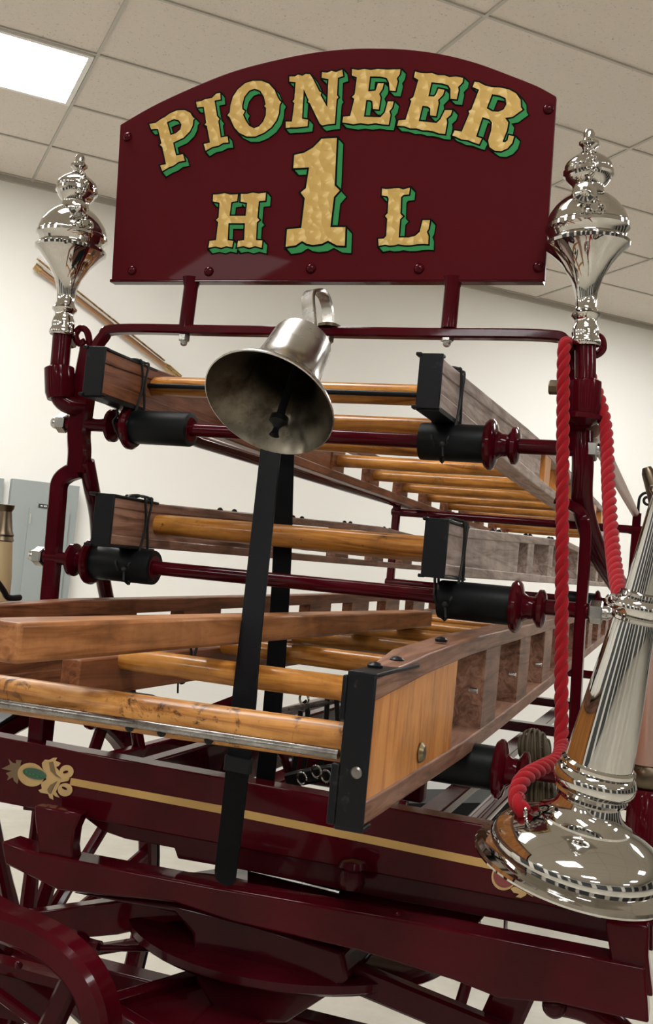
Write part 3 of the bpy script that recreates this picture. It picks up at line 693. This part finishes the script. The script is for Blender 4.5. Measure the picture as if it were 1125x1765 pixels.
ha = smooth_path([BC + axw*.004, BC - axw*.03, PY(531, 512, -.075), PY(543, 502, -.05), PY(556, 508, -.02), PY(564, 530, .0), PY(566, 563, .0)], 7)
hk = build('hanger', MB().bar(ha, .008, .027, ref=(.89, -.45, 0)), BELLM, BL)
build('collar', MB().lathe(BC - axw*.016, axw, [(.012, 0), (.016, .002), (.016, .018)], 20), BELLM, hk)
build('foot_plate', MB().lathe(PY(567, 563, 0), (0, 0, 1), [(.022, -.002), (.022, .003), (.014, .006)], 20), BRONZE, hk)
build('nut', MB().nut(PY(565, 580, 0), (0, 0, -1), .012, .012), STEEL, hk)

# ------------------------------------------------------------ ladders
def rail(L, xo, xi, y0, y1, zt, zb_, ysolid, ys, blk, mat, matb, chord=.026, matc=None, thick=0, side=1):
    """built-up rail: two chords, a solid front piece, a spacer block at every rung"""
    X0, X1 = min(xo, xi), max(xo, xi)
    def xx(y):   # the rail thickens behind its shod front end
        k = thick*max(0, min(1, (y-y0-.04)/.22)); return (X0-k, X1) if side > 0 else (X0, X1+k)
    def chordmb(f0, f1, n=14):
        q = MB(); pts = [y0, y0+.04, y0+.12, y0+.20, y0+.26] + [y0+.26 + (y1-y0-.26)*(i/(n-4))**1.2 for i in range(1, n-3)]
        vs = []
        for y in pts:
            x0, x1 = xx(y); vs += [(x0, y, f0(y)), (x1, y, f0(y)), (x1, y, f1(y)), (x0, y, f1(y))]
        fs = []
        for i in range(n):
            for k in range(4): fs.append((i*4+k, i*4+(k+1) % 4, (i+1)*4+(k+1) % 4, (i+1)*4+k))
        fs += [(0, 1, 2, 3), (n*4+3, n*4+2, n*4+1, n*4)]
        return q.add(vs, fs)
    q = chordmb(lambda y: zt(y)-chord, zt); q2 = chordmb(zb_, lambda y: zb_(y)+chord); q.add(q2.v, q2.f)
    r = build('side_rail', q, mat, L, .0025)
    d = .002
    q = MB(); n = 5; ys_ = [y0+.001 + (ysolid-y0)*i/n for i in range(n+1)]
    for i in range(n):
        a, b = ys_[i], ys_[i+1]; x0, x1 = xx(a)
        q.hexa([(x0+d, a, zb_(a)+chord), (x1-d, a, zb_(a)+chord), (x1-d, a, zt(a)-chord), (x0+d, a, zt(a)-chord)],
               [(x0+d, b, zb_(b)+chord), (x1-d, b, zb_(b)+chord), (x1-d, b, zt(b)-chord), (x0+d, b, zt(b)-chord)])
    build('spacer_block', q, matb, r)
    for y in ys:
        if y - blk/2 < ysolid: continue
        a, b = y-blk/2, y+blk/2; x0, x1 = xx(a)
        q = MB().hexa([(x0+d, a, zb_(a)+chord-.002), (x1-d, a, zb_(a)+chord-.002), (x1-d, a, zt(a)-chord+.002), (x0+d, a, zt(a)-chord+.002)],
                      [(x0+d, b, zb_(b)+chord-.002), (x1-d, b, zb_(b)+chord-.002), (x1-d, b, zt(b)-chord+.002), (x0+d, b, zt(b)-chord+.002)])
        build('spacer_block', q, matc or matb, r, .002)
    return r
def cap(L, x0, x1, y0, zb_, zt, ln, lip=.006, notch=None):
    q = MB(); e = .003
    q.box(x0-e, x1+e, y0-.006, y0, zb_-e, zt+e)
    q.box(x0-e, x1+e, y0-.006, y0+ln, zt, zt+.005)
    q.box(x0-e, x1+e, y0-.006, y0+ln, zb_-.005, zb_)
    q.box(x0-e-lip, x0+.001, y0-.010, y0+.010, zt, zt+.006); q.box(x0-e-lip, x0+.001, y0-.010, y0+.010, zb_-.006, zb_)
    c = build('end_cap', q, IRON, L, .0015); c['label'] = 'black iron end cap'
    return c
def bolts(parent, pts, r=.007, mat=None):
    for p in pts: build('rail_bolt', MB().lathe(p, (0, 0, 1), [(r, -.002), (r*1.1, 0), (r*1.1, .002), (r*.7, .005), (0, .0065)], 12), mat or IRON, parent)
def rungs(L, xa, xb, ys, z, r, mat):
    for i, y in enumerate(ys):
        m_ = (xa+xb)/2; zz = z(y); rr = r
        path = [(xa, y, zz), (xa+.03, y, zz), (m_, y, zz-.001), (xb-.03, y, zz), (xb, y, zz)]
        build('rung', MB().tube(path, [rr*.93, rr, rr*1.03, rr, rr*.93], 18), mat, L)
# top ladder
LT = thing('ladder', (-.07, -.14, 1.89), 'upper wooden ladder resting on the top pair of rollers', 'ladder', 'wooden ladders lying in the rack')
zt = lambda y: 1.972 + .046*max(0, min(y+.1, 1.2))/1.3; zb1 = lambda y: 1.888 - .006*min(max(y, 0), 1.0)
YR = [.06 + .4*i for i in range(12)]
rl = rail(LT, -.415, -.38, -.14, 4.7, zt, zb1, 1.18, YR[3:], .12, RAILW, RAILW)
rr_ = rail(LT, .235, .27, -.14, 4.7, zt, zb1, 1.10, YR[3:], .12, RAILG, RAILG, .026, RAILO, .022)
cap(LT, -.415, -.38, -.14, 1.888, 1.972, .012); cap(LT, .235, .27, -.14, 1.888, 1.972, .012)
# front iron shoe plates lining the corner
build('shoe_plate', MB().box(-.417, -.378, -.14, .02, 1.880, 1.888).box(-.417, -.378, -.14, .06, 1.972, 1.976), IRON, LT)
build('shoe_plate', MB().box(.233, .2725, -.14, .02, 1.880, 1.888), IRON, LT)
rungs(LT, -.385, .24, YR, lambda y: 1.942, .020, RUNG)
build('tie_rod', MB().cyl((-.40, .035, 1.938), (.25, .035, 1.938), .005), IRON, LT)
# middle ladder
LM = thing('ladder', (-.03, -.1, 1.60), 'middle wooden ladder resting on the second pair of rollers', 'ladder', 'wooden ladders lying in the rack')
zt = lambda y: 1.697 + .05*max(0, min(y, 1.6))/1.2 if y < 1.6 else 1.764; zb2 = lambda y: 1.607 + .010*max(0, y)
rail(LM, -.375, -.34, -.12, 4.7, zt, zb2, .80, [.06+.4*i for i in range(2, 12)], .13, RAILM, RAILM, .02)
rail(LM, .265, .30, -.12, 4.7, zt, zb2, .66, [.06+.4*i for i in range(2, 12)], .10, RAILG, RAILG, .02, RAILG, .028)
c = cap(LM, -.375, -.34, -.12, 1.607, 1.697, .17, .012); bolts(c, [(-.357, -.03, 1.702), (-.357, .04, 1.702)])
c = cap(LM, .265, .30, -.12, 1.607, 1.697, .17, .004); bolts(c, [(.283, -.03, 1.702), (.283, .04, 1.702)])
bolts(LM, [(-.357, y, zt(y)) for y in (.38, .46, .85, .92, 1.3, 1.36, 1.75, 1.82)], .006); bolts(LM, [(.283, y, zt(y)) for y in (.38, .46, .85, .92, 1.3, 1.36)], .006)
rungs(LM, -.345, .27, [.06+.4*i for i in range(12)], lambda y: 1.656 + .012*y, .0215, RUNG)
# bottom ladder
LBt = thing('ladder', (0, -.66, 1.30), 'large lowest wooden ladder whose capped front end sticks out towards the viewer', 'ladder', 'wooden ladders lying in the rack')
zt3 = lambda y: 1.481 + (.025*(y+.64)/.39 if y < -.25 else .025 + .022*(y+.25)/1.4); zb3 = lambda y: 1.309 + .033*max(0, y)
YB = [-.66 + .4*i for i in range(1, 13)]
rail(LBt, .326, .355, -.66, 4.4, zt3, zb3, -.20, [.12+.4*i for i in range(12)], .15, RAILM, RAILO, .028, RAILM, .026)
rail(LBt, -.44, -.40, -.66, 4.4, lambda y: zt3(y)-.012, lambda y: zb3(y)+.03, .12, [.44+.42*i for i in range(10)], .20, RAILW, RAILW, .03)
q = MB(); y0 = -.664
q.box(.323, .358, y0-.006, y0, 1.306, 1.484)
q.box(.323, .358, y0-.006, y0+.20, 1.4805, 1.486)
q.box(.323, .358, y0-.006, y0+.03, 1.303, 1.309)
q.box(.314, .324, y0-.008, y0+.002, 1.308, 1.378).box(.318, .324, y0-.008, y0+.002, 1.428, 1.48)
c = build('end_cap', q, IRON, LBt, .002); c['label'] = 'tall black iron end cap with notch for the front rung'
bolts(c, [(.335, -.60, 1.487), (.335, -.50, 1.489), (.335, -.25, 1.507)], .009)
build('screw', MB().lathe(PY(614, 1332, y0-.006), (0, -1, 0), [(.007, 0), (.007, .001), (.005, .003)], 16), RODST, LBt)
build('rivet', MB().lathe((.354, -.405, 1.36), (1, 0, 0), [(.014, 0), (.0145, .002), (.010, .007), (0, .009)], 18), RIVET, LBt)
ry1 = -.635
build('front_rung', MB().tube([(-.45, ry1, 1.392), (-.2, ry1, 1.392), (.1, ry1, 1.394), (.326, ry1, 1.397)], [.023, .0245, .0245, .0235], 24), RUNGF, LBt)['label'] = 'worn knotty front rung with a steel rod along it'
build('rung_rod', MB().cyl((-.44, ry1-.0225, 1.382), (.318, ry1-.0225, 1.386), .0062), RODST, LBt)
for x in (.04, .085, .15): build('rung_staple', MB().lathe((x, ry1-.0215, 1.379), (0.1, -1, -.3), [(.006, 0), (.0055, .003), (.003, .0045)], 10), IRON, LBt)
rungs(LBt, -.20, .322, [-.27 + .4*i for i in range(11)], lambda y: 1.418 + .020*(y+.27), .0195, RUNG)
rl2 = build('inner_rail', MB().box(-.235, -.20, -.40, 1.9, 1.360, 1.4215), RAILW, LBt, .003)
for y in (.12, .53, .92, 1.32):
    build('rung_bolt', MB().cyl((.352, y-.2, 1.42), (.366, y-.2, 1.42), .005, 8), STEEL, LBt)

# loose timber lying on the rungs
q = MB().hexa([(-.058, -.85, 1.463), (0, -.85, 1.463), (0, -.85, 1.509), (-.058, -.85, 1.509)],
              [(-.058, 1.10, 1.463), (0, 1.10, 1.463), (0, 1.10, 1.507), (-.058, 1.10, 1.507)])
tag(build('timber_pole', q, TIMBER, None, .005), 'long square brown timber lying lengthwise on the rungs of the lowest ladder', 'timber')

# ------------------------------------------------------------ black ties holding ladders to rollers
def tie(cx, x0, x1, z0, z1, zr, rr, label, y=.0):
    q = MB()
    for dy, sl in ((-.012, .006), (.016, -.004)):
        yy = y+dy
        pts = [(x0-.003, yy, z0), (x0-.003, yy+sl, (z0+z1)/2), (x0-.003, yy, z1), (x0+.004, yy, z1+.005), ((x0+x1)/2, yy+sl, z1+.008), (x1-.004, yy, z1+.005), (x1+.003, yy, z1),
               (x1+.003, yy+sl*2, (z0+z1)/2), (x1+.003, yy, z0), (x1-.002, yy-.006, zr+rr*.4), (x1-.006, -rr-.002, zr), ((x0+x1)/2, yy*.2-.004, zr-rr-.003), (x0+.006, -rr-.002, zr), (x0, yy-.004, zr+rr*.5)]
        q.tube(smooth_path(pts, 4, True), .0026, 7, closed=True)
    q.ball(((x0+x1)/2+.006, y-rr-.004, zr-.008), .0055); q.tube([((x0+x1)/2+.006, y-rr-.004, zr-.008), ((x0+x1)/2+.010, y-rr-.008, zr-.03)], .002, 6)
    tag(build('twine_tie', q, TWINE), label, 'tie', 'black ties lashing the ladders to the rollers')
tie(0, -.417, -.378, 1.888, 1.975, 1.847, .034, 'black tie lashing the upper ladder to the top left roller')
tie(0, .233, .272, 1.888, 1.975, 1.847, .034, 'black tie lashing the upper ladder to the top right roller')
tie(0, -.377, -.338, 1.607, 1.702, 1.570, .034, 'black tie lashing the middle ladder to the second left roller')
tie(0, .263, .302, 1.607, 1.702, 1.566, .034, 'black tie lashing the middle ladder to the second right roller')
tie(0, -.237, -.198, 1.372, 1.43, 1.37, .012, 'black tie round the left inner rail of the lowest ladder, under the timber', -.02)

# ------------------------------------------------------------ black straps
def strap(name, pts, wd, label, hem=None):
    q = MB().bar(smooth_path([PY(*p) for p in pts], 5), wd, .004, ref=(0.1, 1, 0), scale=None)
    tag(build(name, q, STRAPM, None), label, 'strap', 'black straps hanging behind the bell'); return q
t = thing('strap', PY(387, 1525, -.25), 'black strap hanging in front, its rounded end over the striped board', 'strap', 'black straps hanging behind the bell')
sp_ = [(470, 745, -.022), (466, 780, -.035), (446, 965, -.170), (426, 1150, -.315), (419, 1230, -.34), (411, 1310, -.345), (401, 1400, -.33), (388, 1508, -.31)]
wds = [1.16, 1.15, 1.1, 1.06, 1.0, 1, .98, .96, 1, 1, 1]
P3 = smooth_path([PY(*p) for p in sp_], 6); nsc = len(P3); sc_ = [1.16 - .2*i/(nsc-1) for i in range(nsc)]
endp = P3[-1]; dr = (P3[-1]-P3[-2]).normalized()
for a_, s_ in ((.006, .93), (.011, .78), (.015, .5), (.017, .2)): P3.append(endp + dr*a_); sc_.append(sc_[nsc-1]*s_)
build('webbing', MB().bar(P3, .040, .0035, ref=(.1, 1, 0), scale=sc_), STRAPM, t)
h0, h1 = PY(411.5, 1305, -.3465), PY(409, 1330, -.345)
build('keeper_loop', MB().bar([h0, h1], .044, .012), IRON, t)
P3 = smooth_path([PY(*p) for p in [(492, 745, .1), (489, 850, .1), (486, 960, .1), (479, 1090, .1), (472, 1190, .1), (463, 1290, .1), (457, 1345, .1)]], 5)
tag(build('strap', MB().bar(P3, .041, .0035, ref=(.1, 1, 0)), STRAPM), 'black strap hanging further back, behind the ladder rungs', 'strap', 'black straps hanging behind the bell')

# ------------------------------------------------------------ speaking trumpet
TC = PD(988, 1492, 1.33); Ttop = PY(1146, 855, TC.y-.055)
ax = (Ttop - TC); LT_ = ax.length; ax.normalize()
TR = thing('speaking_trumpet', TC, 'large polished silver speaking trumpet hung bell down by the red rope', 'trumpet')
k = 1.33/1800
# profile measured in px perpendicular to the axis
def tp(h): return h*LT_/670
pr = [(166, -8), (172, -4), (173, 0), (170, 5), (161, 8), (151, 11), (146, 15), (149, 20), (150, 27), (147, 38), (139, 50), (126, 61), (110, 70), (95, 77), (84, 82), (80, 85), (80, 89), (72, 93), (64, 99), (58, 106), (54, 114), (51, 124)]
build('bell_flare', MB().lathe(TC, ax, [(r*k, tp(h)) for r, h in pr], 96, False), TRUMPET, TR)
pr = [(165, -7), (158, -2), (142, 6), (120, 40), (80, 70), (50, 100)]
build('flare_inside', MB().lathe(TC, ax, [(r*k, tp(h)) for r, h in pr], 72, False), BELLIN, TR)
pr = [(51, 122), (54, 126), (60, 130), (62, 136), (60, 141), (66, 146), (70, 156), (70, 166), (66, 176), (60, 181), (63, 184), (63, 190), (58, 194)]
build('lower_knop', MB().lathe(TC, ax, [(r*k, tp(h)) for r, h in pr], 64), TRUMPET, TR)
pr = [(57, 192), (55, 230), (51, 280), (46, 340), (41, 390), (37, 440), (35, 452)]
build('tube', MB().lathe(TC, ax, [(r*k, tp(h)) for r, h in pr], 64), TRUMPET, TR)
pr = [(34, 448), (38, 451), (38, 456), (34, 459), (40, 463), (43, 471), (43, 479), (39, 487), (33, 491), (35, 494), (34, 499), (28, 503)]
build('upper_knop', MB().lathe(TC, ax, [(r*k, tp(h)) for r, h in pr], 64), TRUMPET, TR)
pr = [(29, 500), (26, 560), (23, 640), (21, 668), (27, 674), (27, 682), (19, 686), (18, 720), (22, 760), (30, 800), (30, 806)]
build('upper_tube', MB().lathe(TC, ax, [(r*k, tp(h)) for r, h in pr], 48), TRUMPET, TR)
kp = TC + ax*tp(476); side = nrm(RW @ Vector((-1, -.25, -.1)))
build('rope_ring', MB().torus(kp + side*46*k, Vector((0, 1, .3)), 9*k, 2.6*k, 20, 8), TRUMPET, TR)
kq = TC + ax*tp(40); 
build('rope_ring', MB().torus(PD(905, 1402, 1.31), Vector((1, .3, .1)), 9*k, 2.6*k, 20, 8), TRUMPET, TR)

# ------------------------------------------------------------ red rope (three twisted strands)
def rope_mesh(pts, R, pitch, n=7):
    P = smooth_path(pts, n); L = [0]
    for i in range(1, len(P)): L.append(L[-1] + (P[i]-P[i-1]).length)
    tot = L[-1]; step = .0035; N = int(tot/step); q = MB(); ctr = []
    j = 0
    for i in range(N+1):
        s = min(i*step, tot-1e-6)
        while j < len(L)-2 and L[j+1] < s: j += 1
        f = (s-L[j])/(L[j+1]-L[j]+1e-9); ctr.append(P[j].lerp(P[j+1], f))
    # parallel frames
    up = Vector((0, 1, 0)); fr = []
    for i in range(len(ctr)):
        t = (ctr[min(i+1, len(ctr)-1)] - ctr[max(i-1, 0)]).normalized()
        up = (up - up.dot(t)*t).normalized(); fr.append((up.copy(), t.cross(up)))
    for k_ in range(3):
        path = [ctr[i] + (fr[i][0]*math.cos(2*PI*(i*step/pitch + k_/3)) + fr[i][1]*math.sin(2*PI*(i*step/pitch + k_/3)))*R*.52 for i in range(len(ctr))]
        q.tube(path, R*.60, 8)
    return q
def pyl(l): return [PY(*a) for a in l]
rp = [PD(904, 1400, 1.325), PD(893, 1388, 1.33), PD(890, 1366, 1.36), PD(904, 1340, 1.40), PD(935, 1322, 1.46), PD(962, 1306, 1.53)] + pyl([(967, 1270, -.16), (967, 1150, -.13), (968, 1000, -.11), (969, 850, -.09), (970, 720, -.075), (971, 620, -.065), (974, 592, -.05), (985, 600, .0), (1004, 632, .035), (1020, 655, .03), (1033, 690, .0), (1044, 740, -.04), (1048, 830, -.12), (1053, 920, -.22), (1060, 985, -.32), (1066, 1015, -.38), (1072, 1035, -.42)])
tag(build('red_rope', rope_mesh(rp, .0104, .062), ROPE, None, 0, 80), 'thick red twisted rope looped over the right post and holding the trumpet', 'rope')

# ------------------------------------------------------------ odds and ends behind
# coiled cord baskets hanging inside the rack on the right
def coil(c, R, sq, label):
    q = MB()
    for i in range(-5, 6):
        a_ = i/6; rr2 = R*math.sqrt(1-a_*a_)
        q.torus(c + Vector((R*a_*.8, 0, 0)), (1, .15*(-1)**i, .12), rr2, R*.085, 26, 6)
        q.torus(c, (.25*a_, math.cos(a_*1.4), math.sin(a_*1.4)), R*(.80), R*.06, 26, 6, .9)
    q.ball(c, R*.82, 18)
    tag(build('cord_coil', q, NETM), label, 'cord coil', 'olive coils of cord hanging in the rack')
coil(PY(921, 1290, .12), .034, 1, 'olive cord coil above the lowest roller, behind the red rope')
coil(PY(936, 1372, .05), .032, 1, 'olive cord coil just left of the trumpet neck, below the red rope')
# black harness leather hanging in the middle
H = thing('harness', PY(560, 1350, .5), 'black leather harness straps with metal rings hanging between the ladder rungs', 'harness')
for pts in ([(524, 1208, .5), (530, 1225, .5), (528, 1290, .5), (522, 1330, .5)], [(518, 1225, .5), (512, 1290, .5), (505, 1335, .5)], [(564, 1205, .5), (560, 1270, .5), (552, 1330, .5)], [(580, 1205, .5), (584, 1270, .5), (590, 1330, .5)], [(604, 1225, .5), (598, 1280, .5), (600, 1340, .5)]):
    build('hanging_strap', MB().bar(smooth_path(pyl(pts), 4), .012, .005), HARNESS, H)
q = MB().bar(smooth_path(pyl([(498, 1345, .48), (530, 1338, .47), (580, 1330, .47), (625, 1335, .48)]), 4), .035, .03)
build('leather_roll', q, HARNESS, H)
for x, y in ((524, 1205), (545, 1330), (562, 1338), (520, 1342)): build('ring', MB().torus(PY(x, y, .44), (.3, 1, .1), .013, .0028, 20, 7), STEEL, H)['label'] = 'steel harness ring'
tag(build('pike_rod', MB().tube([PY(478, 1226, .3), PY(602, 1204, .6)], .0062, 8), RODST), 'thin grey steel rod lying below the second rung', 'rod')
# left edge nozzle
N0 = thing('nozzle', PX(8, 1012, -.75), 'wooden-bodied pole lamp with dark bronze tip at the left edge', 'nozzle')
b0 = PX(-8, 1035, -.75); b1 = PX(9, 870, -.75); axn = b1-b0; Ln = axn.length
build('body', MB().lathe(b0, axn, [(.030, 0), (.030, Ln*.25), (.024, Ln*.62)], 24), CLOTHB, N0)
build('staff', MB().tube([b0 + axn*.02, b0 - Vector((0, 0, .32))], .018, 14), CLOTHB, N0)
sk = b0 - Vector((0, 0, .30))
W('lamp_socket', MB().cyl(sk - Vector((0, 0, .06)), sk + Vector((0, 0, .03)), .026))
W('lamp_arm', MB().tube([sk, Vector((-.625, sk.y, 1.09))], .013, 10))
build('tip', MB().lathe(b0, axn, [(.020, Ln*.60), (.027, Ln*.63), (.024, Ln*.67), (.026, Ln*.69), (.022, Ln*.73), (.016, Ln*.93), (.020, Ln*.96), (.021, Ln), (.012, Ln*1.005)], 24), BRONZE, N0)
# bracket it stands in, on the left
tag(build('iron_hook', MB().tube(smooth_path([PX(34, 1030, -.43), PX(14, 1030, -.43), PX(6, 1018, -.43), PX(-8, 1000, -.43), PX(-26, 990, -.43), PX(-40, 1020, -.43), PX(-45, 1045, -.43)], 5), .0055, 10), IRON), 'black iron hook clipped on the left truss rail at the left edge', 'hook')
# right edge: copper nozzle on a maroon post, dark bronze nozzle above
t = thing('play_pipe', PY(1120, 1370, -.2), 'copper play pipe with brass ball on a maroon socket at the right edge', 'nozzle')
q0, q1 = PY(1112, 1480, -.2), PY(1128, 1095, -.2); axn = q1-q0; Ln = axn.length
build('copper_tube', MB().lathe(q0, axn, [(.026, Ln*.42), (.024, Ln*.6), (.020, Ln*1.0)], 32), COPPERP, t)
build('ball_joint', MB().ball(q0 + axn*.37, .0285, 24), BRONZE, t)
build('socket', MB().lathe(q0, axn, [(.036, -.02), (.036, Ln*.06), (.031, Ln*.08), (.029, Ln*.28), (.024, Ln*.31)], 32), MAROON, t)
t = thing('bronze_nozzle', PY(1120, 880, -.1), 'dark bronze nozzle tip at the right edge, above the trumpet', 'nozzle')
build('tip', MB().tube(pyl([(1114, 806, .1), (1117, 815, .1), (1128, 850, .1), (1140, 890, .1)]), [.008, .012, .014, .018], 18), BRONZE, t)

q = MB(); rbox(q, 3.3, 4.9, 6.0, 6.40, 0, .13)
tag(rbuild('floor_plinth', q, IRON), 'low black plinth lying on the pale floor far behind the lowest right roller', 'plinth')
